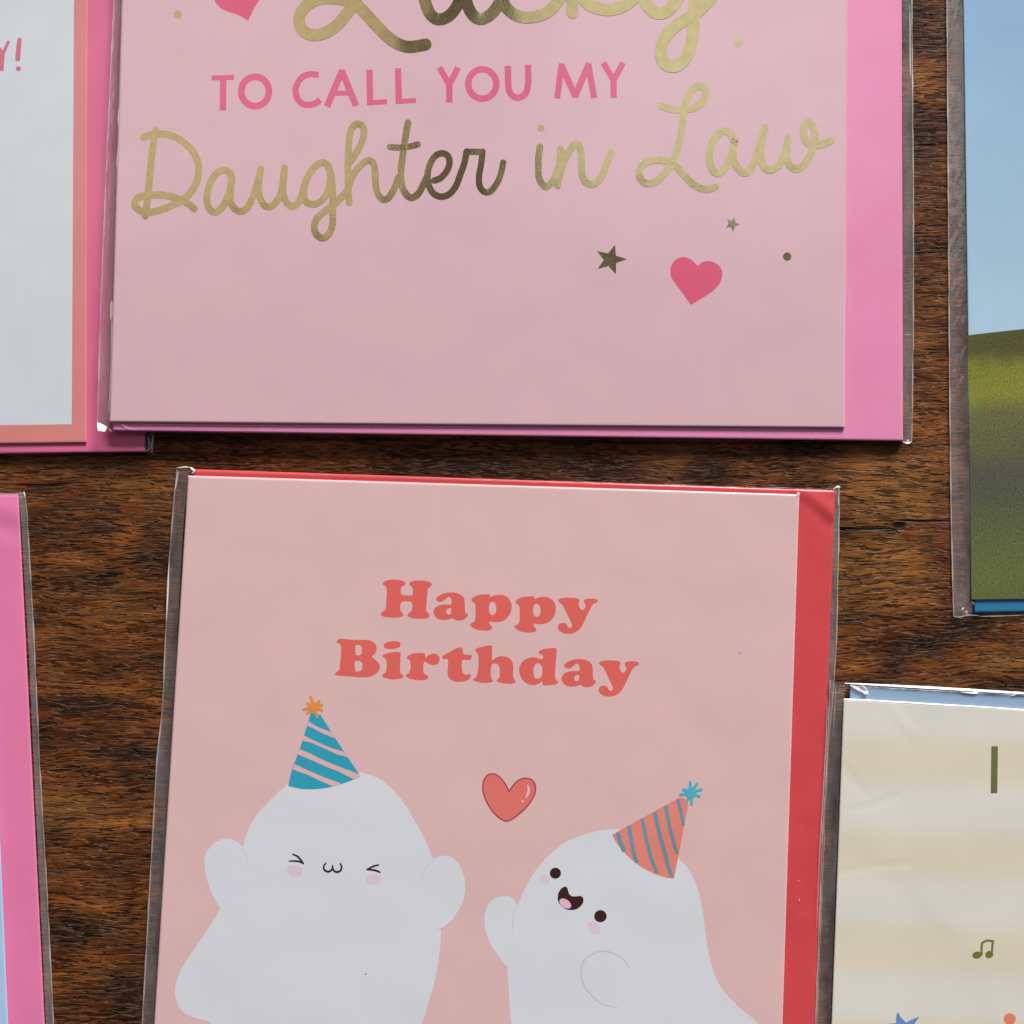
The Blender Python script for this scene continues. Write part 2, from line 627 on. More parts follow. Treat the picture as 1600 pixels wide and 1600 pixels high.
# ================================================================== the white card at the upper left
A = thing('greeting_card', 'white card with coral border, tucked under the left edge of the gold lettered card', 'greeting card', -400, 130, GROUP)
zA = lambda x, y: 0.0
a_env_z = lambda x, y: 1.5*MM
a_card_z = lambda x, y: 1.92*MM
CA = [(-985, -430), (139, -430), (135, 692), (-985, 706)]
ca = pack_parts(A, [(-985, -440), (228, -440), (227, 706), (-985, 722)], paper('pink_envelope_paper', (201, 94, 134), mottle=.045, grain=1.2), a_env_z,
                CA, paper('coral_border_paper', (197, 120, 117)), a_card_z, thick=1.4*MM)
mb = MB()
fill(mb, [[(-955, -400), (116, -400), (115.5, 0), (112, 663), (-955, 676)]], lambda x, y: 1.92*MM+L1)
mb.build('white_panel', paper('white_print', (192, 196, 201), mottle=.02), ca)
zl = lambda x, y: 1.92*MM + L2
mb = MB()
cr = lambda pts: cv(0, 40, 17.78, pts)
fill(mb, [cr([(200, 410), (285, 440), (130, 800), (100, 1260), (-60, 1260), (-40, 760), (-260, 400), (-130, 400), (75, 690)])], zl)
fill(mb, [spline(cr([(540, 335), (600, 385), (580, 650), (555, 955), (490, 985), (425, 955), (450, 650), (478, 400)]), True)], zl)
fill(mb, [ellipse(0+510/17.78, 40+1195/17.78, 4.0, 3.8)], zl)
mb.build('lettering', paper('rose_print', (190, 100, 118)), ca)
sleeve(A, [(-1010, -460), (243, -460), (240, 690), (237, 707), (-1010, 727)], [(-985, -440), (228, -440), (228, 690), (227, 706), (-985, 722)],
       [.25*MM]*5, [1.45*MM]*5, plain=(0, 3, 4),
       creases_glints=[([(229, 704), (235, 700), (238, 690), (239, 678)], 2.2, 1.2*MM, 1), ([(231, 682), (233, 692), (231, 700)], 1.6, 1.3*MM, 1),
])

# ================================================================== the landscape card at the upper right
E_ = thing('greeting_card', 'landscape card printed with blue sky over a green field, in a clear sleeve', 'greeting card', 2030, 330, GROUP)
m, nt, bs = new_mat('sky_print')
vec = uv_px(nt)
sx = N(nt, 'ShaderNodeSeparateXYZ')
nt.links.new(vec, sx.inputs[0])
f = math_node(nt, 'DIVIDE', sx.outputs[1], 540.0, clamp=True)
f = math_node(nt, 'ADD', f, math_node(nt, 'MULTIPLY', math_node(nt, 'SUBTRACT', noise(nt, vec, 1/160.0, 3.0), .5), .25))
col = ramp(nt, f, [(0.0, base((127, 160, 191))), (0.5, base((141, 173, 197))), (1.0, base((160, 187, 205)))])
nt.links.new(col, bs.inputs['Base Color'])
bs.inputs['Roughness'].default_value = .5
paper_finish(nt, bs, vec)
SKYM = m
m, nt, bs = new_mat('field_print')
vec = uv_px(nt)
sx = N(nt, 'ShaderNodeSeparateXYZ')
nt.links.new(vec, sx.inputs[0])
yy = math_node(nt, 'ADD', sx.outputs[1], math_node(nt, 'MULTIPLY', math_node(nt, 'SUBTRACT', sx.outputs[0], 1510), .06))
f = math_node(nt, 'DIVIDE', math_node(nt, 'SUBTRACT', yy, 510), 430.0, clamp=True)
f = math_node(nt, 'ADD', f, math_node(nt, 'MULTIPLY', math_node(nt, 'SUBTRACT', noise(nt, vec, 1/34.0, 4.0), .5), .07))
col = ramp(nt, f, [(0.0, base((74, 80, 42))), (0.04, base((74, 74, 38))), (0.10, base((76, 74, 36))), (0.16, base((114, 116, 42))), (0.25, base((122, 122, 46))),
                   (0.32, base((96, 98, 56))), (0.45, base((88, 90, 58))), (0.54, base((78, 75, 66))), (0.64, base((76, 81, 58))), (0.80, base((88, 95, 54))), (0.92, base((92, 99, 54))), (1.0, base((90, 94, 52)))])
sp = noise(nt, vec, 1/3.2, 3.0, .7)
col = mix(nt, 0.9, col, ramp(nt, sp, [(0.30, (.30,)*3), (.44, (.90,)*3), (.58, (1.05,)*3), (.70, (1.7,)*3)]), 'MULTIPLY')
nt.links.new(col, bs.inputs['Base Color'])
bs.inputs['Roughness'].default_value = .5
paper_finish(nt, bs, vec)
FIELDM = m
CE = [(1500.5, -290), (2560, -300), (2560, 924), (1518, 937)]
ez = lambda x, y: 1.05*MM
ce = pack_parts(E_, [(1513, -292), (2590, -302), (2590, 944), (1522, 957.5)], paper('blue_envelope_paper', (36, 108, 146)), lambda x, y: .65*MM, CE, SKYM, ez)
mb = MB()
fill(mb, [[(1511.4, 524), (1540, 520.5), (1600, 514), (1760, 500), (2100, 470), (2559, 455), (2559, 774), (1516, 776)]], lambda x, y: ez(x, y)+L1)
fill(mb, [[(1516, 776), (2559, 774), (2559, 923.2), (1518.0, 936.2)]], lambda x, y: ez(x, y)+L1)
mb.build('field', FIELDM, ce)
sleeve(E_, [(1475, -320), (2620, -330), (2620, 953), (1490, 964), (1486, 800), (1483.5, 600), (1481.5, 300), (1479.5, 0)],
       [(1500, -292), (2590, -302), (2590, 944), (1520, 957), (1515.5, 800), (1512.5, 600), (1508, 300), (1504, 0)],
       [.3*MM]*8, [1.0*MM, .65*MM, .65*MM, .65*MM, 1.0*MM, 1.0*MM, 1.0*MM, 1.0*MM], plain=(0, 2),
       creases_glints=[([(1491, 963.5), (1500, 964), (1512, 961), (1530, 962)], 2.2, .6*MM, 1), ([(1503, 953), (1506, 949)], 2.4, .9*MM, 2),
                ([(1507, 958), (1511, 955), (1510, 961)], 2.0, .8*MM, 1), ([(1518, 940), (1523, 944)], 2.2, 1.0*MM, 1),
                ([(1530, 963), (1560, 962.5), (1600, 961)], 1.6, .5*MM, 1)])

# ================================================================== the card at the lower left
F_ = thing('greeting_card', 'pale blue card on a bright pink envelope, mostly cut off at the lower left', 'greeting card', -480, 1370, GROUP)
CFc = [(-1080, 795), (-22, 795), (28, 1950), (-1030, 1960)]
f_env = lambda x, y: 1.0*MM + ridge(x, y, [(-60, 800), (20, 832)], 12, -.16*MM) + ridge(x, y, [(-60, 778), (27, 800)], 14, .16*MM)
cf = pack_parts(F_, [(-1080, 778), (29, 772.5), (89, 1985), (-1025, 2000)], paper('hot_pink_envelope_paper', (224, 114, 155), mottle=.045, grain=1.2), f_env,
                CFc, paper('pale_blue_card_paper', (158, 184, 218)), lambda x, y: 2.0*MM, 130)
sleeve(F_, [(-1110, 774), (38, 768.5), (42, 800), (53, 1000), (62, 1200), (73.5, 1400), (83.5, 1600), (102, 2000), (-1110, 2020)],
       [(-1080, 778), (28.5, 773), (32, 800), (44, 1000), (53, 1200), (62.5, 1400), (72, 1600), (89, 1985), (-1025, 2000)],
       [.25*MM]*9, [.95*MM]*9, plain=(0, 7, 8),
       creases_glints=[([(-20, 772), (10, 771.5), (24, 772), (38, 769)], 1.8, 1.05*MM, 1), ([(37.5, 768), (39, 776)], 2.2, .5*MM, 2), ([(29, 776), (39, 777)], 1.2, .9*MM, 1)])

# ================================================================== the gold lettered card
B = thing('greeting_card', "pink card lettered 'Daughter in Law' in gold foil on a pink envelope", 'greeting card', 790, 130, GROUP)
tB = lambda x: max(0.0, min(1.0, (1420 - x) / 1260))
b_base = lambda x, y: 1.1*MM + 1.9*MM*tB(x)
b_env = lambda x, y: b_base(x, y) + .62*MM


def b_top(x, y):
    return b_base(x, y) + 1.22*MM


CB = [(203, -455), (1326, -452), (1320, 668.5), (171, 659.5)]
cb = pack_parts(B, [(220, -458), (1408, -455), (1411, 689), (176, 673)], paper('candy_pink_envelope_paper', (228, 128, 164), mottle=.045, grain=1.2), b_env,
                CB, paper('blush_card_paper', (199, 161, 170), mottle=.02, wave=.8), b_top, thick=1.55*MM)
PT = lambda k: (lambda x, y: b_top(x, y) + k)
# words in gold foil
LIFT[0] = 0
cr = lambda pts: cv(195, 190, 7.805, pts)
cg = lambda pts: cv(390, 180, 7.619, pts)
ct = lambda pts: cv(580, 180, 7.273, pts)
mb = MB()
Z = PT(L1)
stroke(mb, cr([(370, 108), (355, 200), (330, 400), (300, 700), (285, 850), (270, 1000), (248, 1152)]), 11.3, Z)
stroke(mb, cr([(225, 192), (300, 168), (400, 152), (520, 157), (640, 200), (760, 290), (850, 400), (895, 520), (897, 650), (862, 770), (790, 880), (700, 960), (560, 1030),
               (430, 1078), (300, 1105), (200, 1092), (130, 1040), (128, 970), (190, 915), (300, 898), (420, 893), (560, 912), (690, 960), (790, 1015), (845, 1065)]), 11.3, Z)
stroke(mb, cr([(1305, 700), (1270, 615), (1190, 592), (1100, 650), (1030, 780), (1000, 930), (1025, 1055), (1100, 1108), (1190, 1040), (1250, 930), (1290, 800), (1305, 690),
               (1287, 850), (1300, 1000), (1370, 1085), (1440, 1090), (1515, 1020), (1580, 870), (1630, 700), (1655, 585)]), 11.0, Z)
stroke(mb, cg([(130, 640), (110, 800), (110, 930), (150, 1040), (210, 1092), (280, 1070), (350, 980), (395, 830), (417, 630)]), 11.0, Z)
stroke(mb, cg([(417, 630), (397, 800), (402, 950), (440, 1040), (500, 1085), (570, 1050), (620, 960), (650, 840), (700, 720), (770, 620), (860, 562), (930, 600), (965, 690)]), 11.0, Z)
stroke(mb, cg([(650, 880), (650, 1000), (700, 1050), (770, 1060), (850, 1020), (920, 930), (960, 800), (965, 690), (985, 850), (990, 1000), (990, 1150), (985, 1300), (940, 1420),
               (860, 1462), (790, 1410), (770, 1320), (810, 1220), (900, 1140), (1000, 1070), (1090, 980), (1165, 890)]), 11.0, Z)
stroke(mb, cg([(1185, 1040), (1175, 850), (1170, 600), (1178, 400), (1190, 250), (1220, 150), (1280, 102), (1340, 125), (1362, 210), (1330, 330), (1270, 450), (1190, 560)]), 10.6, Z)
stroke(mb, cg([(1180, 850), (1230, 720), (1310, 610), (1400, 542), (1460, 555), (1490, 640), (1497, 780), (1515, 900), (1555, 980), (1604, 1006), (1660, 975), (1729, 858), (1770, 740)]), 10.6, Z)
stroke(mb, ct([(418, 85), (390, 250), (360, 450), (340, 620), (345, 780), (390, 890), (460, 938), (540, 885), (600, 770), (640, 690)]), 10.6, Z)
stroke(mb, ct([(212, 360), (330, 368), (450, 352), (530, 330)]), 9.6, Z)
stroke(mb, ct([(715, 742), (790, 712), (860, 630), (890, 540), (870, 462), (800, 432), (720, 470), (660, 580), (640, 700), (660, 810), (710, 890), (790, 925), (880, 900), (960, 810), (1010, 680), (1060, 540), (1085, 412)]), 10.2, Z)
stroke(mb, ct([(1085, 412), (1180, 415), (1265, 415)]), 9.6, Z)
stroke(mb, ct([(1265, 412), (1250, 550), (1225, 700), (1235, 810), (1290, 872), (1360, 860), (1430, 770), (1475, 660), (1500, 537)]), 9.8, Z)
o = mb.build('lettering', FOIL, cb)
o['label'] = "word 'Daughter' in gold foil script"
ci_ = lambda pts: cv(820, 120, 4.706, pts)
mb = MB()
fill(mb, [ellipse(820+118/4.706, 120+377/4.706, 5.7, 5.7)], Z)
stroke(mb, ci_([(112, 515), (100, 620), (105, 740), (150, 806), (205, 765), (255, 650), (285, 560)]), 10.6, Z)
stroke(mb, ci_([(262, 530), (255, 660), (243, 800)]), 10.6, Z)
stroke(mb, ci_([(248, 760), (290, 620), (350, 515), (390, 495), (415, 560), (418, 680), (440, 765), (500, 790), (560, 740), (600, 640), (635, 555)]), 10.8, Z)
o = mb.build('lettering', FOIL, cb)
o['label'] = "word 'in' in gold foil script"
ca_ = lambda pts: cv(1090, 170, 6.957, pts)
mb = MB()
stroke(mb, ci_([(1005, 215), (1080, 237), (1160, 242), (1250, 227), (1315, 170), (1328, 100), (1285, 66), (1230, 95), (1190, 170), (1170, 270), (1150, 420), (1110, 570), (1060, 670), (980, 760), (900, 785),
                (845, 740), (850, 670), (910, 622), (1000, 612), (1090, 640), (1160, 710), (1240, 790), (1330, 828), (1403, 810)]), 10.8, Z)
stroke(mb, ca_([(400, 345), (350, 262), (280, 240), (200, 300), (140, 420), (130, 560), (160, 660), (220, 702), (290, 650), (350, 540), (390, 420), (402, 340), (390, 500), (410, 600), (470, 680), (540, 692),
                (610, 600), (660, 450), (700, 310), (735, 200)]), 11.2, Z)
stroke(mb, ca_([(735, 200), (700, 350), (685, 480), (700, 590), (750, 655), (820, 660), (900, 590), (950, 470), (985, 320)]), 11.0, Z)
stroke(mb, ca_([(985, 320), (970, 470), (985, 580), (1030, 640), (1090, 652), (1170, 590), (1240, 470), (1275, 330), (1268, 220), (1215, 150), (1162, 180), (1152, 260), (1180, 350), (1240, 392), (1330, 390), (1452, 345)]), 11.0, Z)
o = mb.build('lettering', FOIL, cb)
o['label'] = "word 'Law' in gold foil script"
cl = lambda pts: cv(440, 0, 4.444, pts)
ck = lambda pts: cv(780, 0, 4.0, pts)
mb = MB()
stroke(mb, cl([(640, -420), (560, -380), (540, -260), (545, -130), (520, -10), (470, 70), (390, 168), (300, 228), (210, 242), (140, 200), (124, 120), (170, 40), (260, -8), (370, -12), (470, 8), (545, 55), (640, 155),
               (720, 240), (800, 300), (890, 325), (1000, 308)]), 18.6, Z)
stroke(mb, cl([(985, -130), (988, -40), (1003, 30), (1035, 100), (1090, 134), (1160, 110), (1215, 45), (1255, -50), (1270, -130)]), 18.4, Z)
stroke(mb, cl([(1270, -130), (1275, -40), (1295, 45), (1335, 110), (1390, 131), (1460, 92), (1515, 15), (1560, -80)]), 18.4, Z)
stroke(mb, ck([(120, -170), (50, -130), (20, -60), (35, 30), (100, 92), (190, 108), (290, 82), (355, 25), (410, -60)]), 18.6, Z)
stroke(mb, ck([(500, -300), (462, -150), (456, -30), (458, 78)]), 18.6, Z)
stroke(mb, ck([(490, -80), (540, 10), (620, 52), (700, 60), (780, 35), (850, -20), (900, -100)]), 18.6, Z)
stroke(mb, ck([(900, -130), (905, -30), (930, 40), (985, 82), (1050, 68), (1110, 5), (1150, -80)]), 18.6, Z)
stroke(mb, ck([(1235, -130), (1220, 50), (1213, 180), (1200, 280), (1160, 370), (1100, 415), (1040, 400), (1012, 340), (1030, 250), (1090, 172), (1180, 112), (1260, 55), (1330, -20), (1380, -110)]), 18.8, Z)
o = mb.build('lettering', FOIL, cb)
o['label'] = "word 'Lucky' in large gold foil script"
# small foil stars and dots


def star(mb, tips, z, inner=0.42):
    cx = sum(p[0] for p in tips)/len(tips)
    cy = sum(p[1] for p in tips)/len(tips)
    R = sum(math.hypot(p[0]-cx, p[1]-cy) for p in tips)/len(tips)
    pts = []
    for i, p in enumerate(tips):
        q = tips[(i+1) % len(tips)]
        mx, my = (p[0]+q[0])/2-cx, (p[1]+q[1])/2-cy
        l = math.hypot(mx, my)
        pts += [p, (cx+mx/l*R*inner, cy+my/l*R*inner)]
    fill(mb, [pts], z)


cs = lambda pts: cv(900, 320, 4.444, pts)
mb = MB()
star(mb, cs([(272, 275), (353, 377), (277, 482), (150, 447), (145, 322)]), Z)
mb.build('foil_star', FOIL, cb)
mb = MB()
star(mb, cs([(1105, 82), (1138, 138), (1093, 187), (1038, 160), (1048, 100)]), Z, .45)
mb.build('foil_star', FOIL, cb)
for x, y, r in ((277.8, 22.7, 6.3), (1153, 67, 6.8), (1230, 401, 6.6)):
    mb = MB()
    fill(mb, [ellipse(x, y, r, r)], Z)
    mb.build('foil_dot', FOIL, cb)
# pink capitals and hearts
PINK = paper('rose_ink', (201, 84, 120))
HOT = paper('heart_ink', (199, 75, 108))
cc = lambda pts: cv(320, 90, 4.706, pts)
cy_ = lambda pts: cv(670, 90, 4.848, pts)


def word(name_label, strokes, ovals=()):
    LIFT[0] = 0
    mb = MB()
    for pts, wd, sm in strokes:
        stroke(mb, pts, wd, Z, smooth=sm, caps=False)
    for cx, cy, rx, ry, wd in ovals:
        fill(mb, [ellipse(cx, cy, rx+wd/2, ry+wd/2, 0, 48), ellipse(cx, cy, rx-wd/2, ry-wd/2, 0, 48)], Z)
    o = mb.build('lettering', PINK, cb)
    o['label'] = name_label


def segs(conv, pts, wd):
    return [(conv([a, b]), wd, False) for a, b in zip(pts, pts[1:])]


word("word 'TO' in rose capitals", [(cc([(50, 150), (214, 145)]), 7.8, False), (cc([(135, 150), (133, 388)]), 10.2, False)],
     [(320+370/4.706, 90+249/4.706, 102/4.706, 108/4.706, 10.6)])
word("word 'CALL' in rose capitals",
     [(cc([(838, 128), (770, 122), (710, 150), (675, 205), (668, 250), (680, 300), (720, 340), (770, 347), (815, 335), (848, 310)]), 9.8, True)] +
     segs(cc, [(898, 360), (1011, 92)], 10.4) + segs(cc, [(1005, 92), (1112, 354)], 10.4) + segs(cc, [(945, 262), (1065, 260)], 7.6) +
     segs(cc, [(1211, 88), (1215, 350)], 10) + segs(cc, [(1214, 331), (1340, 323)], 7.6) + segs(cc, [(1421, 78), (1427, 340)], 10) + segs(cc, [(1426, 322), (1553, 314)], 7.6))
word("word 'YOU' in rose capitals",
     segs(cy_, [(80, 75), (158, 208)], 9.8) + segs(cy_, [(222, 75), (153, 208)], 9.8) + segs(cy_, [(155, 190), (155, 340)], 10) +
     [(cy_([(598, 62), (600, 130), (602, 200), (612, 260), (648, 298), (692, 300), (735, 268), (752, 205), (753, 130), (752, 55)]), 10, True)],
     [(670+405/4.848, 90+200/4.848, 106/4.848, 111/4.848, 10.4)])
word("word 'MY' in rose capitals",
     segs(cy_, [(970, 310), (1008, 45)], 10) + segs(cy_, [(1000, 50), (1113, 300)], 10.4) + segs(cy_, [(1105, 300), (1214, 42)], 10.4) + segs(cy_, [(1206, 45), (1253, 306)], 10) +
     segs(cy_, [(1322, 38), (1403, 178)], 9.6) + segs(cy_, [(1472, 38), (1397, 178)], 9.6) + segs(cy_, [(1400, 160), (1400, 305)], 9.8))
mb = MB()
fill(mb, [spline(cs([(655, 455), (668, 408), (700, 376), (750, 363), (800, 380), (845, 424, 1), (880, 397), (930, 392), (985, 415), (1015, 465), (1005, 530), (960, 590), (890, 640),
                     (797, 696, 1), (740, 615), (690, 548), (662, 503)]), True)], Z)
mb.build('heart', HOT, cb)
mb = MB()
fill(mb, [spline(cv(240, 0, 7.273, [(690, 0), (730, 60), (800, 115), (900, 150), (1000, 190), (1075, 236, 1), (1110, 160), (1150, 80), (1200, 0), (1220, -80), (1190, -160), (1110, -190),
                                    (1030, -150), (985, -90, 1), (920, -150), (830, -160), (740, -120), (690, -60)]), True)], Z)
mb.build('heart', HOT, cb)
zt = b_base(160, 0)
sleeve(B, [(187, -475), (1424, -475), (1424.5, 0), (1427, 300), (1427, 500), (1424.5, 691), (1000, 689), (600, 683), (153, 674), (152, 655), (160, 400), (171, 150), (178, 0)],
       [(203, -456), (1409, -456), (1410, 0), (1411, 300), (1411, 500), (1411, 688), (1000, 683.5), (600, 678), (172, 668), (172, 655), (181, 400), (188, 150), (193, 0)],
       [zt+.2*MM, .4*MM, .4*MM, .4*MM, .4*MM, .4*MM, 1.2*MM, 1.7*MM, zt+.4*MM, zt+.4*MM, zt+.4*MM, zt+.4*MM, zt+.4*MM],
       [zt+1.0*MM, 1.7*MM, 1.7*MM, 1.7*MM, 1.7*MM, 1.7*MM, 2.2*MM, 2.9*MM, zt+.6*MM, zt+.98*MM, zt+.98*MM, zt+.98*MM, zt+.98*MM], plain=(0, 5, 6, 7),
       creases_glints=[([(187.5, 162), (186.5, 180), (185.5, 200)], 4.2, zt+1.05*MM, 2), ([(185.3, 228), (184.5, 245), (183, 266)], 4.0, zt+1.05*MM, 2), ([(186, 200), (185.5, 230)], 1.4, zt+1.05*MM, 2),
                ([(174.5, 470), (173.5, 500)], 4.2, zt+1.05*MM, 1), ([(174, 495), (174.5, 540), (172.5, 600), (169.5, 645)], 2.2, zt+1.05*MM, 1),
                ([(173, 655), (200, 668), (216, 672)], 1.2, zt+.8*MM, 1), ([(170, 670), (174, 674)], 2.0, zt+.7*MM, 1),
                ([(1409, 689.5), (1418, 692), (1424, 690)], 2.4, .8*MM, 2), ([(1416, 691), (1420, 687)], 3.0, .8*MM, 2),
                ([(1412, 523), (1425, 523)], 1.0, .9*MM, 1), ([(1421.5, 5), (1422.5, 120)], 2.2, .7*MM, 1),
],
       glint_tabs=[([(152, 660), (158, 662), (164, 665), (167, 668), (164, 674), (153, 673)], zt+.6*MM, 2)])

# ================================================================== the two ghosts card
C = thing('greeting_card', "pink 'Happy Birthday' card with two white ghosts in party hats, on a red envelope", 'greeting card', 750, 1330, GROUP)
CC = [(294, 743), (1249, 772.5), (1213, 1905), (222, 1905)]
c_top = lambda x, y: 2.0*MM + ridge(x, y, [(1010, 1055), (1070, 1115), (1125, 1195)], 16, -.07*MM) + ridge(x, y, [(880, 915), (905, 880)], 22, -.04*MM)
c_env = lambda x, y: 1.0*MM + ridge(x, y, [(1248, 764), (1300, 802)], 12, .32*MM) + ridge(x, y, [(1262, 786), (1300, 824)], 8, -.16*MM) + ridge(x, y, [(1262, 1290), (1256, 1420)], 10, -.10*MM)
cc_ = pack_parts(C, [(303, 733), (1305, 766.5), (1262, 1915), (236, 1915)], paper('red_envelope_paper', (194, 64, 69), mottle=.07, grain=1.2), c_env,
                 CC, paper('peach_pink_card_paper', (205, 169, 169), mottle=.02), c_top, 150)
ZC = lambda k: (lambda x, y: 2.0*MM + k)
z1, z2, z3, z4 = ZC(L1), ZC(L2), ZC(L3), ZC(L4)
CORAL = paper('coral_ink', (207, 92, 84))
gl = {}
gl['H'] = (590, 890, [[(80, 215), (110, 180), (180, 160), (270, 155), (360, 165), (420, 190), (435, 220), (420, 245), (385, 265), (365, 300), (362, 360), (385, 395), (440, 400), (500, 405), (540, 400), (550, 370),
      (550, 310), (540, 275), (505, 245), (497, 215), (520, 190), (580, 172), (660, 170), (740, 175), (810, 190), (848, 220), (838, 250), (800, 285), (782, 330), (775, 420), (765, 520), (757, 620), (770, 660),
      (805, 690), (812, 720), (795, 750), (740, 765), (660, 770), (580, 765), (510, 750), (468, 720), (475, 690), (510, 665), (535, 625), (545, 570), (535, 520), (510, 500), (450, 497), (390, 500), (365, 520),
      (352, 570), (355, 620), (370, 660), (400, 690), (395, 720), (350, 743), (270, 750), (190, 748), (110, 738), (60, 715), (50, 685), (75, 660), (110, 640), (128, 590), (135, 500), (142, 400), (142, 320),
      (135, 275), (105, 250), (82, 235)]])
gl['a'] = (590, 890, [[(912, 455), (935, 425), (990, 390), (1060, 365), (1150, 358), (1230, 365), (1300, 395), (1345, 435), (1360, 490), (1363, 570), (1365, 650), (1378, 685), (1400, 690), (1412, 710),
      (1395, 740), (1350, 780), (1290, 797), (1230, 795), (1195, 775), (1170, 762), (1130, 775), (1060, 788), (980, 782), (920, 755), (885, 710), (872, 660), (885, 620), (920, 580), (980, 555), (1060, 543),
      (1130, 545), (1150, 535), (1158, 500), (1150, 455), (1120, 432), (1085, 440), (1050, 475), (1000, 505), (950, 500), (920, 480)],
      [(1072, 655), (1085, 620), (1115, 605), (1145, 605), (1150, 640), (1140, 690), (1110, 702), (1080, 690)]])
gl['p'] = (780, 890, [[(255, 500), (280, 465), (340, 435), (420, 420), (510, 418), (540, 420), (552, 450), (570, 455), (620, 432), (690, 425), (760, 432), (820, 465), (865, 520), (885, 590), (882, 660),
      (850, 740), (800, 800), (730, 840), (650, 852), (580, 848), (545, 840), (538, 870), (550, 895), (575, 920), (580, 950), (560, 970), (500, 985), (420, 982), (330, 965), (260, 925), (235, 890), (260, 870),
      (300, 840), (318, 790), (320, 700), (318, 620), (312, 570), (290, 545), (262, 525)],
      [(535, 690), (530, 620), (545, 555), (575, 535), (615, 545), (640, 590), (645, 650), (630, 710), (595, 738), (555, 730)]])
gl['y'] = (780, 890, [[(920, 490), (950, 455), (1030, 440), (1120, 438), (1200, 445), (1250, 465), (1258, 500), (1240, 520), (1245, 560), (1265, 605), (1300, 630), (1335, 605), (1350, 560), (1335, 525),
      (1322, 495), (1340, 465), (1400, 453), (1480, 453), (1530, 468), (1545, 490), (1520, 515), (1480, 530), (1445, 570), (1415, 630), (1380, 700), (1340, 790), (1300, 870), (1250, 935), (1180, 985),
      (1090, 1005), (1010, 995), (950, 965), (918, 920), (920, 875), (960, 838), (1010, 832), (1050, 850), (1070, 890), (1095, 912), (1125, 905), (1138, 880), (1130, 840), (1100, 775), (1060, 690),
      (1020, 610), (990, 550), (955, 520)]])
gl['B'] = (520, 985, [[(60, 185), (75, 150), (110, 132), (200, 135), (320, 145), (440, 150), (540, 150), (610, 165), (660, 205), (685, 260), (680, 320), (650, 375), (615, 400), (620, 425), (670, 460),
      (715, 510), (738, 570), (720, 630), (670, 680), (600, 718), (500, 735), (380, 730), (260, 720), (140, 712), (60, 705), (35, 690), (45, 660), (80, 640), (105, 600), (115, 500), (125, 400), (130, 300),
      (128, 240), (105, 210), (75, 200)],
      [(355, 300), (355, 240), (380, 228), (420, 232), (450, 255), (455, 310), (445, 370), (410, 388), (375, 388), (355, 365)],
      [(345, 560), (345, 490), (380, 475), (430, 485), (460, 515), (463, 560), (450, 610), (410, 640), (370, 645), (348, 620)]])
gl['idot'] = (520, 985, [[(795, 235), (820, 200), (880, 175), (950, 168), (1020, 172), (1055, 200), (1055, 245), (1015, 275), (940, 290), (860, 290), (810, 270)]])
gl['i'] = (520, 985, [[(775, 400), (800, 375), (880, 350), (970, 335), (1040, 338), (1058, 350), (1057, 450), (1053, 560), (1050, 630), (1060, 670), (1095, 700), (1100, 725), (1070, 750), (1000, 763),
      (910, 763), (820, 745), (770, 715), (780, 690), (820, 660), (838, 610), (840, 540), (838, 480), (820, 440), (790, 420)]])
gl['r'] = (520, 985, [[(1155, 425), (1175, 395), (1240, 365), (1330, 352), (1420, 352), (1440, 375), (1445, 420), (1460, 420), (1490, 390), (1540, 368), (1600, 362), (1640, 385), (1668, 430), (1665, 480),
      (1640, 520), (1590, 542), (1530, 535), (1480, 510), (1450, 490), (1425, 500), (1415, 560), (1415, 630), (1430, 675), (1470, 700), (1492, 720), (1490, 750), (1450, 772), (1370, 780), (1270, 770),
      (1190, 750), (1145, 715), (1150, 690), (1185, 670), (1208, 620), (1215, 550), (1210, 490), (1190, 455), (1160, 440)]])
gl['t'] = (680, 985, [[(110, 430), (120, 395), (200, 350), (290, 300), (360, 268), (415, 268), (430, 290), (435, 350), (460, 375), (510, 380), (565, 385), (570, 420), (555, 455), (510, 462), (430, 460),
      (418, 490), (415, 570), (425, 640), (450, 680), (490, 690), (540, 682), (560, 705), (545, 745), (490, 785), (400, 805), (310, 800), (240, 765), (200, 710), (193, 640), (200, 560), (200, 470), (180, 445),
      (125, 445)]])
gl['h'] = (680, 985, [[(625, 310), (640, 285), (720, 258), (810, 240), (880, 235), (890, 260), (888, 350), (885, 430), (893, 470), (930, 440), (990, 410), (1060, 402), (1130, 420), (1185, 460), (1215, 520),
      (1220, 600), (1215, 690), (1225, 745), (1255, 790), (1245, 815), (1200, 832), (1120, 832), (1030, 820), (965, 800), (960, 780), (990, 755), (1010, 700), (1010, 620), (1000, 570), (970, 525), (930, 515),
      (890, 525), (875, 560), (868, 640), (868, 710), (880, 750), (900, 775), (890, 805), (830, 820), (740, 820), (650, 800), (590, 775), (600, 755), (640, 725), (660, 660), (675, 560), (678, 450), (672, 385),
      (655, 345), (632, 328)]])
gl['d'] = (840, 985, [[(-290, 620), (-270, 540), (-220, 470), (-140, 430), (-60, 420), (0, 432), (50, 448), (80, 440), (80, 390), (40, 370), (12, 345), (30, 320), (90, 292), (180, 280), (270, 275), (297, 300),
      (295, 380), (285, 480), (278, 600), (272, 700), (280, 760), (315, 795), (318, 820), (280, 845), (200, 855), (110, 860), (78, 850), (72, 800), (40, 815), (-10, 845), (-80, 855), (-150, 840), (-220, 790),
      (-270, 710)], [(-65, 620), (-50, 550), (-15, 515), (30, 520), (65, 560), (75, 620), (70, 690), (45, 740), (10, 755), (-40, 745), (-60, 690)]])


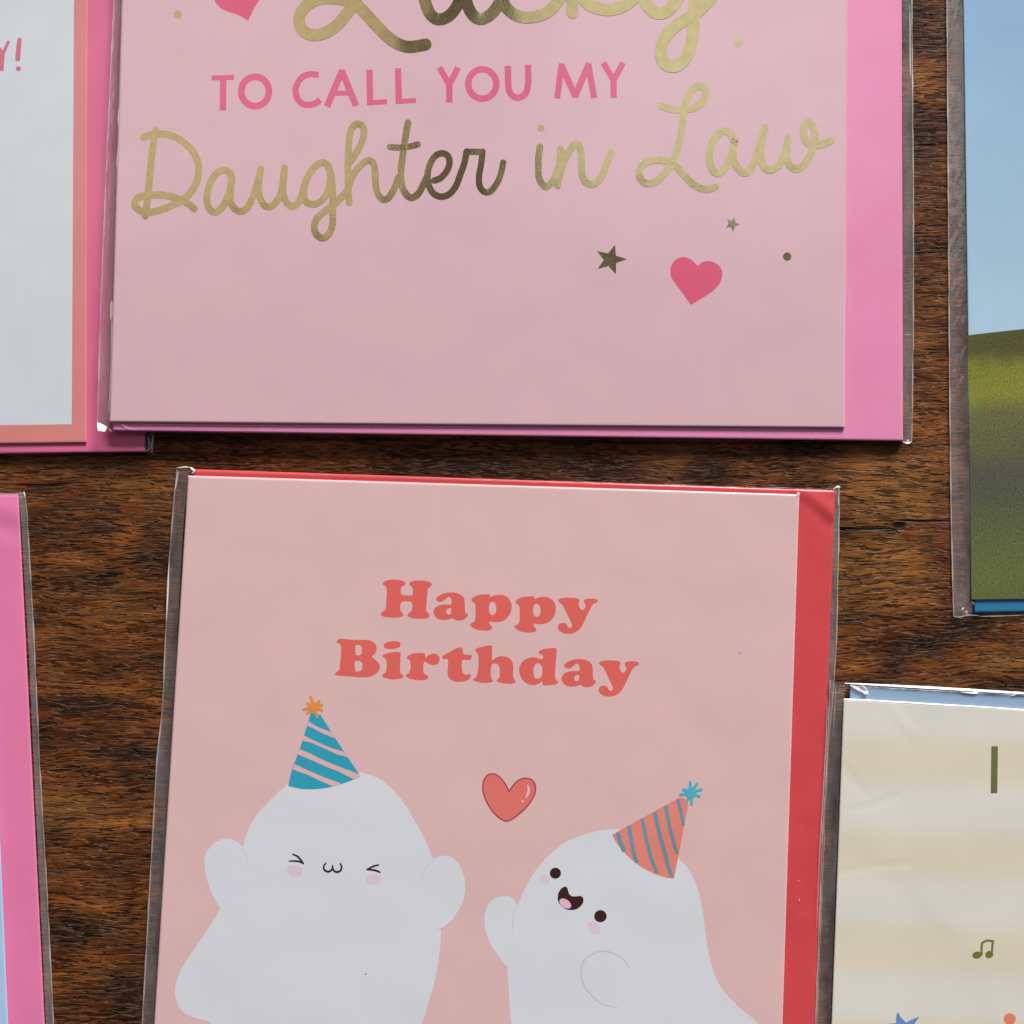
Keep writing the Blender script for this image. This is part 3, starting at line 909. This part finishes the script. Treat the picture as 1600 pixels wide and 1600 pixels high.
def glyph(mb, k, dx=0, dy=0):
    ox, oy, loops = gl[k]
    fill(mb, [spline(cv(ox+dx, oy+dy, 10.0, lp), True, 3) for lp in loops], z1)


for label, letters in (("word 'Happy' in rounded coral letters", [('H', 0, 0), ('a', 0, 0), ('p', -69, -3.1), ('p', 0, 0), ('y', 0, 0)]),
                       ("word 'Birthday' in rounded coral letters", [('B', 0, 0), ('i', 0, 0), ('idot', 0, 0), ('r', 0, 0), ('t', 0, 0), ('h', 0, 0), ('d', 0, 0), ('a', 200, 104), ('y', 63.8, 98)])):
    mb = MB()
    for k, dx, dy in letters:
        glyph(mb, k, dx, dy)
    o = mb.build('lettering', CORAL, cc_)
    o['label'] = label

WHITE = paper('ghost_white_ink', (200, 201, 207), mottle=.015)
BLUSH = paper('blush_ink', (205, 184, 194))
DARKB = paper('dark_brown_ink', (52, 22, 24))
LINE = paper('pale_pink_line_ink', (198, 178, 184))
# left ghost
mb = MB()
fill(mb, [spline([(400, 1275), (425, 1247), (450, 1226), (480, 1213), (512, 1207), (545, 1205), (575, 1210), (600, 1222), (626, 1248), (650, 1286), (665, 1314), (677, 1345), (684, 1385), (688, 1420), (689, 1455),
                  (687, 1487), (680, 1530), (671, 1562), (660, 1597), (640, 1650), (590, 1695), (540, 1675), (490, 1715), (430, 1680), (380, 1700), (345, 1650), (332, 1602, 1), (326, 1596), (297, 1588), (281, 1576), (274, 1557), (275, 1537), (283, 1515),
                  (301, 1486), (326, 1450), (344, 1420), (362, 1380), (378, 1330), (386, 1302)], True)], z1)
o = mb.build('ghost', WHITE, cc_)
o['label'] = 'round white ghost with both arms raised and eyes squeezed shut'
for pts in ([(319, 1345), (326, 1326), (343, 1313), (360, 1311), (376, 1320), (387, 1340), (396, 1380), (385, 1420), (352, 1424), (337, 1408), (325, 1380)],
            [(656, 1374), (668, 1351), (680, 1341), (697, 1337), (712, 1344), (722, 1361), (727, 1382), (724, 1406), (713, 1428), (702, 1442), (690, 1451), (668, 1452), (646, 1420)]):
    mb = MB()
    fill(mb, [spline(pts, True)], z2)
    mb.build('arm', WHITE, cc_)
LIFT[0] = 0
for pts in ([(378, 1321), (384, 1335), (389, 1353)], [(656, 1373), (665, 1356), (676, 1344)], [(681, 1453), (692, 1449), (704, 1440)]):
    mb = MB()
    stroke(mb, pts, 1.3, z3, taper=lambda t: 1-.7*abs(2*t-1))
    mb.build('arm_line', LINE, cc_)
cf_ = lambda pts: cv(440, 1320, 9.412, pts)
mb = MB()
tp = lambda t: .75+.35*math.sin(math.pi*t)
stroke(mb, cf_([(165, 140), (230, 168), (285, 225), (322, 278)]), 2.9, z3, taper=tp)
stroke(mb, cf_([(112, 240), (200, 238), (270, 250), (322, 276)]), 2.5, z3, taper=tp)
mb.build('eye', DARKB, cc_)
mb = MB()
stroke(mb, cf_([(1430, 295), (1350, 315), (1255, 363)]), 2.6, z3, taper=tp)
stroke(mb, cf_([(1255, 363), (1340, 368), (1400, 383), (1448, 403)]), 2.9, z3, taper=tp)
mb.build('eye', DARKB, cc_)
mb = MB()
stroke(mb, cf_([(650, 270), (622, 310), (627, 362), (672, 394), (720, 382), (748, 345), (750, 306)]), 2.9, z3, taper=tp)
stroke(mb, cf_([(750, 312), (754, 350), (782, 390), (830, 398), (873, 368), (882, 315), (862, 275)]), 2.9, z3, taper=tp)
mb.build('mouth', DARKB, cc_)
for x, y, rx, ry, rt in ((440+195/9.412, 1320+378/9.412, 12.4, 8.2, 10), (440+1350/9.412, 1320+505/9.412, 12.2, 8.0, 0)):
    mb = MB()
    fill(mb, [ellipse(x, y, rx, ry, rt)], z2)
    mb.build('cheek', BLUSH, cc_)
# its party hat
TEAL = paper('teal_ink', (42, 146, 170), mottle=.10)
HPINK = paper('hat_pink_ink', (206, 164, 166), mottle=.05)
ORANGE = paper('orange_ink', (214, 132, 58))
chh = lambda pts: cv(440, 1080, 10.0, pts)
mb = MB()
fill(mb, [spline(chh([(455, 330, 1), (610, 370, 1), (780, 640), (980, 950), (1215, 1300), (1232, 1330, 1), (1100, 1390), (900, 1460), (700, 1510), (500, 1530), (300, 1525), (105, 1480, 1), (160, 1230), (290, 880), (390, 560), (430, 430)]), True, 3)], z3)
o = mb.build('party_hat', TEAL, cc_)
o['label'] = 'teal party hat with pink stripes'
for pts in ([(425, 470), (560, 560), (780, 640), (830, 735), (640, 660), (500, 580), (400, 540)],
            [(355, 695), (480, 760), (700, 860), (975, 950), (1040, 1035), (860, 985), (640, 880), (450, 800), (327, 770)],
            [(285, 905), (450, 975), (700, 1100), (950, 1200), (1215, 1300), (1230, 1330), (1130, 1375), (900, 1260), (650, 1160), (430, 1060), (247, 985)],
            [(205, 1140), (420, 1240), (650, 1340), (925, 1440), (900, 1458), (810, 1488), (600, 1400), (400, 1300), (177, 1225)]):
    mb = MB()
    fill(mb, [chh(pts)], z4)
    mb.build('hat_stripe', HPINK, cc_)


def pom(conv, s, cx, cy, tips, wd, core, mat):
    LIFT[0] = 0
    mb = MB()
    for t in tips:
        stroke(mb, conv([(cx, cy), t]), wd, z4, smooth=False)
    c = conv([(cx, cy)])[0]
    fill(mb, [ellipse(c[0], c[1], core, core)], lambda x, y: z4(x, y)+3e-5)
    mb.build('pom_pom', mat, cc_)


pom(chh, 10, 505, 245, [(455, 92), (590, 158), (630, 215), (632, 300), (555, 395), (405, 342), (345, 285), (410, 195), (490, 330)], 4.2, 7.6, ORANGE)
# right ghost
mb = MB()
fill(mb, [spline([(799, 1600), (795, 1550), (793, 1512), (795, 1485), (800, 1455), (805, 1430), (813, 1404), (825, 1380), (838, 1359), (857, 1337), (882, 1317), (912, 1304), (940, 1297), (966, 1296), (1000, 1302), (1040, 1322),
                  (1066, 1347), (1078, 1362), (1088, 1383), (1095, 1407), (1100, 1437), (1104, 1470), (1111, 1505), (1122, 1535), (1138, 1557), (1158, 1577), (1184, 1600), (1196, 1640), (1150, 1690), (1080, 1670), (1010, 1710), (920, 1680), (850, 1705), (808, 1660)], True)], z1)
o = mb.build('ghost', WHITE, cc_)
o['label'] = 'white ghost leaning left with open laughing mouth'
mb = MB()
fill(mb, [spline([(757, 1434), (761, 1416), (772, 1404), (787, 1400), (801, 1404), (812, 1425), (812, 1470), (800, 1512, 1), (792, 1510), (781, 1497), (767, 1476), (759, 1455)], True)], ZC(L1-.004*MM))
mb.build('arm', WHITE, cc_)
LIFT[0] = 0
mb = MB()
stroke(mb, [(983, 1511), (975, 1500), (960, 1490), (942, 1486), (925, 1491), (912, 1502), (908, 1520), (912, 1538), (925, 1555), (942, 1569), (965, 1574)], 2.4, z2, taper=lambda t: 1-.6*abs(2*t-1)**3)
mb.build('arm_line', LINE, cc_)
mb = MB()
stroke(mb, [(806, 1414), (802, 1435), (800, 1458)], 1.3, z2, taper=lambda t: 1-.7*abs(2*t-1))
mb.build('arm_line', LINE, cc_)
cm = lambda pts: cv(840, 1330, 11.43, pts)
for x, y, r in ((840+318/11.43, 1330+392/11.43, 8.8), (840+1122/11.43, 1330+1160/11.43, 9.8)):
    mb = MB()
    fill(mb, [ellipse(x, y, r, r*.97)], z3)
    mb.build('eye', DARKB, cc_)
mb = MB()
fill(mb, [spline(cm([(360, 820), (375, 740), (420, 670), (485, 632), (530, 655), (548, 720), (570, 770), (620, 805), (700, 805), (770, 800), (815, 840), (815, 910), (770, 980), (690, 1035), (600, 1050), (510, 1035), (420, 970), (370, 900)]), True)], z3)
mb.build('mouth', DARKB, cc_)
mb = MB()
fill(mb, [ellipse(840+495/11.43, 1330+935/11.43, 10.3, 6.3, 35)], z4)
mb.build('tongue', paper('tongue_ink', (216, 172, 188)), cc_)
for x, y, rx, ry, rt in ((840+130/11.43, 1330+500/11.43, 9.6, 6.2, 45), (840+1005/11.43, 1330+1365/11.43, 12.2, 7.8, 45)):
    mb = MB()
    fill(mb, [ellipse(x, y, rx, ry, rt)], z2)
    mb.build('cheek', BLUSH, cc_)
SALM = paper('salmon_ink', (211, 122, 108), mottle=.08)
BLUE = paper('dusty_blue_ink', (98, 134, 150), mottle=.14)
ch2 = lambda pts: cv(940, 1210, 9.412, pts)
mb = MB()
fill(mb, [spline(ch2([(155, 890, 1), (300, 805), (560, 662), (900, 472), (1140, 342, 1), (1230, 360), (1275, 450, 1), (1220, 720), (1150, 1100), (1065, 1532, 1), (940, 1515), (780, 1460), (600, 1370), (430, 1240), (280, 1090), (200, 970)]), True, 3)], z3)
o = mb.build('party_hat', SALM, cc_)
o['label'] = 'salmon party hat with dusty blue stripes'
LIFT[0] = 0
for pts, wd in (([(240, 848), (268, 970), (338, 1135)], 6.6), ([(403, 752), (440, 980), (480, 1180), (522, 1296)], 6.2), ([(592, 650), (650, 900), (720, 1200), (817, 1452)], 5.6),
                ([(783, 545), (840, 830), (910, 1080), (980, 1350), (1034, 1500)], 6.2), ([(940, 458), (1000, 760), (1070, 1030), (1117, 1168)], 5.6), ([(1118, 362), (1170, 560), (1203, 750)], 5.0)):
    mb = MB()
    stroke(mb, ch2(pts), wd, z4, caps=False)
    mb.build('hat_stripe', BLUE, cc_)
pom(ch2, 9.412, 1312, 270, [(1302, 118), (1400, 138), (1468, 222), (1440, 325), (1325, 435), (1255, 395), (1160, 300), (1205, 222)], 4.6, 8.2, paper('aqua_ink', (70, 164, 182)))
# specks of dust on the film
for x, y, q in ((1155.5, 1020, 1.3), (571.5, 1522, 1.6)):
    mb = MB()
    fill(mb, [ellipse(x, y, q, q*.8, 20, 10)], ZC(L4+.01*MM))
    mb.build('dust_speck', paper('dust', (158, 140, 140)), cc_)
# heart between them
ho = spline(cv(740, 1195, 14.545, [(190, 520), (205, 400), (240, 300), (330, 210), (450, 190), (560, 235), (680, 350), (760, 470), (805, 580, 1), (870, 480), (970, 370), (1080, 305), (1200, 292), (1320, 320),
                                    (1400, 410), (1425, 530), (1400, 680), (1320, 830), (1200, 990), (1050, 1130), (900, 1240), (760, 1297), (650, 1270), (520, 1180), (390, 1030), (280, 850), (215, 670)]), True, 4)
mb = MB()
fill(mb, [ho], z1)
mb.build('heart_outline', paper('heart_outline_ink', (158, 66, 62)), cc_)
hin = []
for i in range(len(ho)):
    a, b = ho[i-1], ho[(i+1) % len(ho)]
    dx, dy = b[0]-a[0], b[1]-a[1]
    l = math.hypot(dx, dy) or 1
    hin.append((ho[i][0]-dy/l*2.3, ho[i][1]+dx/l*2.3))
hc = (794, 1245)
hin[32] = (795.2, 1238.5)
mb = MB()
fill(mb, [hin], z2)
mb.build('heart', paper('heart_fill_ink', (207, 106, 98)), cc_)
mb = MB()
stroke(mb, cv(740, 1195, 14.545, [(1235, 465), (1252, 560), (1238, 650), (1190, 740)]), 3.5, z3, taper=lambda t: .6+.5*math.sin(math.pi*t))
fill(mb, [ellipse(740+1115/14.545, 1195+830/14.545, 1.8, 1.8)], z3)
mb.build('highlight', paper('heart_shine_ink', (232, 176, 180)), cc_)
sleeve(C, [(276, 734), (1311, 764), (1311, 800), (1307, 1000), (1303, 1063), (1292, 1200), (1276, 1600), (1266, 1935), (200, 1935), (222, 1600), (244, 1200), (254, 1100), (262.5, 900), (270, 800)],
       [(296, 738), (1305, 768), (1299.5, 800), (1293.5, 1000), (1291.5, 1063), (1287.5, 1200), (1273, 1600), (1262, 1915), (224, 1905), (242.5, 1600), (266.5, 1200), (272, 1100), (282, 900), (288, 800)],
       [.8*MM, .85*MM] + [.35*MM]*12, [1.4*MM, 1.0*MM, 1.0*MM, 1.0*MM, 1.0*MM, .9*MM, .8*MM, 1.0*MM, 1.7*MM, 1.7*MM, 1.7*MM, 1.7*MM, 1.7*MM, 1.7*MM], plain=(0, 7),
       creases_glints=[([(276, 731), (288, 729.5), (296, 730)], 2.2, 1.0*MM, 2), ([(279, 735), (277, 745), (274, 765)], 3.0, .8*MM, 2), ([(297, 730), (303, 735), (300, 740)], 3.4, 1.8*MM, 2),
                ([(1301, 765), (1308, 760.5), (1313, 761)], 2.2, 1.1*MM, 2), ([(1310.5, 762), (1310.5, 790)], 2.0, .7*MM, 2),
                ([(1245, 769), (1250, 772)], 3.0, 2.1*MM, 2), ([(264, 880), (262, 930), (260, 970)], 2.2, .7*MM, 2),
                ([(1246, 1375), (1250, 1378)], 1.3, 1.15*MM, 1), ([(1248.5, 1404), (1249, 1409)], 1.8, 1.15*MM, 1),
])

# ================================================================== the cream striped card
D = thing('greeting_card', 'cream striped card with a green music note and blue star, on a pale blue envelope', 'greeting card', 1800, 1650, GROUP)
m, nt, bs = new_mat('cream_striped_print')
vec = uv_px(nt)
sx = N(nt, 'ShaderNodeSeparateXYZ')
nt.links.new(vec, sx.inputs[0])
yy = math_node(nt, 'SUBTRACT', sx.outputs[1], math_node(nt, 'MULTIPLY', math_node(nt, 'SUBTRACT', sx.outputs[0], 1318), .025))
yy = math_node(nt, 'ADD', yy, math_node(nt, 'MULTIPLY', math_node(nt, 'SUBTRACT', noise(nt, vec, 1/45.0, 2.0), .5), 8))
ph = math_node(nt, 'FRACT', math_node(nt, 'DIVIDE', math_node(nt, 'SUBTRACT', yy, 1100), 148.0))
tri = math_node(nt, 'ABSOLUTE', math_node(nt, 'SUBTRACT', ph, 0.57))
mr = N(nt, 'ShaderNodeMapRange', interpolation_type='SMOOTHSTEP')
mr.inputs['From Min'].default_value = 0.36
mr.inputs['From Max'].default_value = 0.14
nt.links.new(tri, mr.inputs['Value'])
col = mix(nt, mr.outputs[0], base((203, 201, 194)), base((205, 194, 174)))
col = mix(nt, math_node(nt, 'MULTIPLY', noise(nt, vec, 1/90.0, 2.0), .35), col, base((202, 194, 178)))
nt.links.new(col, bs.inputs['Base Color'])
bs.inputs['Roughness'].default_value = .55
paper_finish(nt, bs, vec, wave=1.3)
CREAM = m
d_base = lambda x, y: .9*MM*max(0.0, min(1.0, (1420-x)/130.0))*.5
fold = [(1332, 1290), (1352, 1322), (1388, 1356), (1440, 1412), (1490, 1468), (1520, 1520), (1540, 1570), (1560, 1640)]


def d_step(x, y):
    # the card front buckles along the fold: a low step, high on the window side
    for (ax, ay), (bx, by) in zip(fold, fold[1:]):
        if y <= by or (bx, by) == fold[-1]:
            d = x - (ax + (bx-ax)*(y-ay)/(by-ay))
            break
    k = max(0.0, min(1.0, (y-1255)/90.0))
    return .12*MM * k * (math.tanh(d*.8/17.0)*.5 - .5)


d_top = lambda x, y: (d_step(x, y) + d_base(x, y) + 2.0*MM + ridge(x, y, [(1330, 1265), (1365, 1257), (1402, 1243)], 5, -.05*MM)
                      + ridge(x, y, [(1309, 1363), (1370, 1353), (1420, 1349)], 4.5, -.05*MM) + ridge(x, y, [(1395, 1110), (1425, 1145)], 9, .05*MM) + ridge(x, y, [(1320, 1202), (1350, 1240)], 8, -.05*MM))
d_env = lambda x, y: d_base(x, y) + 1.0*MM
CD = [(1318, 1091.5), (2270, 1148), (2230, 2230), (1277, 2190)]
mb = MB()
sheet(mb, [(1328, 1071), (2310, 1124), (2270, 2215), (1290, 2200)], d_env, .7*MM)
mb.build('envelope', paper('pale_blue_envelope_paper', (132, 157, 183)), D, True)
mb = MB()
sheet(mb, CD, lambda x, y: d_base(x, y)+1.45*MM, .3*MM, 4, 4)
sheet(mb, CD, d_top, .20*MM, 190, 200)
cdd = mb.build('card', CREAM, D, True)
zd = lambda x, y: d_top(x, y)+L1+.004*MM
mb = MB()
fill(mb, [[(1549, 1166), (1559.3, 1166), (1558.2, 1239.5), (1548, 1239.5)]], zd)
o = mb.build('lettering', paper('moss_ink', (98, 98, 62), mottle=.12), cdd)
o['label'] = "tall moss green letter 'I'"
cn = lambda pts: cv(1380, 1450, 7.273, pts)
LIFT[0] = 0
mb = MB()
fill(mb, [ellipse(1380+1066/7.273, 1450+308/7.273, 7.4, 5.5, -10)], zd)
fill(mb, [ellipse(1380+1205/7.273, 1450+302/7.273, 6.4, 5.6, -20)], zd)
for pts in ([(1120, 300), (1118, 230), (1126, 168)], [(1126, 168), (1180, 143), (1252, 150)], [(1246, 150), (1240, 220), (1235, 290)]):
    stroke(mb, cn(pts), 3.3, lambda x, y: zd(x, y)+1e-5)
mb.build('music_note', paper('olive_ink', (108, 104, 44), mottle=.12), cdd)
mb = MB()
fill(mb, [spline(cn([(165, 958), (200, 1012), (258, 1074, 1), (330, 1040), (408, 1010), (375, 1060), (345, 1115, 1), (370, 1170), (400, 1230), (330, 1215), (270, 1200, 1), (220, 1240), (160, 1280), (165, 1200), (160, 1150, 1), (110, 1120), (60, 1090),
                     (100, 1085), (146, 1078, 1), (148, 1010)]), True)], zd)
mb.build('star', paper('cornflower_ink', (98, 128, 184)), cdd)
mb = MB()
fill(mb, [ellipse(1380+1438/7.273, 1450+1035/7.273, 9.4, 9.2)], zd)
mb.build('dot', paper('coral_dot_ink', (216, 118, 96)), cdd)
zd0 = .45*MM
sleeve(D, [(1297, 1063), (1327, 1067), (1600, 1082.5), (2340, 1120), (2300, 2240), (1254, 2230), (1274, 1600), (1279.5, 1450), (1285, 1300), (1291, 1200), (1295, 1110)],
       [(1320, 1078), (1329, 1071), (1600, 1086), (2310, 1124), (2270, 2215), (1278, 2200), (1297.5, 1600), (1303, 1450), (1309, 1300), (1313, 1200), (1316.5, 1110)],
       [zd0+.9*MM, zd0+.9*MM, .8*MM, .3*MM, .3*MM, zd0+.4*MM, zd0+.5*MM, zd0+.6*MM, zd0+.7*MM, zd0+.8*MM, zd0+.9*MM],
       [zd0+1.3*MM, zd0+1.0*MM, 1.0*MM, 1.0*MM, 1.0*MM, zd0+1.6*MM, zd0+1.6*MM, zd0+1.6*MM, zd0+1.6*MM, zd0+1.6*MM, zd0+1.6*MM], plain=(0, 1, 2, 4),
       creases_glints=[([(1320, 1067.5), (1400, 1071.5), (1500, 1077), (1600, 1083), (1750, 1091)], 3.6, lambda x, y: d_env(x, y)+.25*MM, 2), ([(1329, 1070), (1342, 1077), (1354, 1083)], 4.4, lambda x, y: d_env(x, y)+.22*MM, 2),
                ([(1346, 1070), (1351, 1074), (1355, 1078)], 1.6, zd0+1.2*MM, 2), ([(1297, 1082.5), (1316, 1081.5)], 1.2, zd0+1.1*MM, 1), ([(1305, 1066), (1305.5, 1084), (1304, 1110), (1302, 1150)], 1.2, zd0+1.0*MM, 1),
                ([(1500, 1081), (1525, 1082), (1529, 1079)], 3.2, lambda x, y: d_env(x, y)+.2*MM, 2), ([(1580, 1087), (1592, 1083), (1600, 1084)], 3.0, lambda x, y: d_env(x, y)+.2*MM, 2),
                ([(1293, 1090), (1291, 1150), (1287, 1230), (1281, 1330), (1276, 1450)], 1.6, zd0+1.0*MM, 1),
                ([(1320, 1091.5), (1450, 1099.3), (1600, 1108.2)], 1.4, lambda x, y: d_top(x, y)+.02*MM, 2)],
       glint_tabs=[([(1348, 1080), (1356, 1079), (1357, 1084), (1350, 1085)], zd0+1.05*MM, 2)])
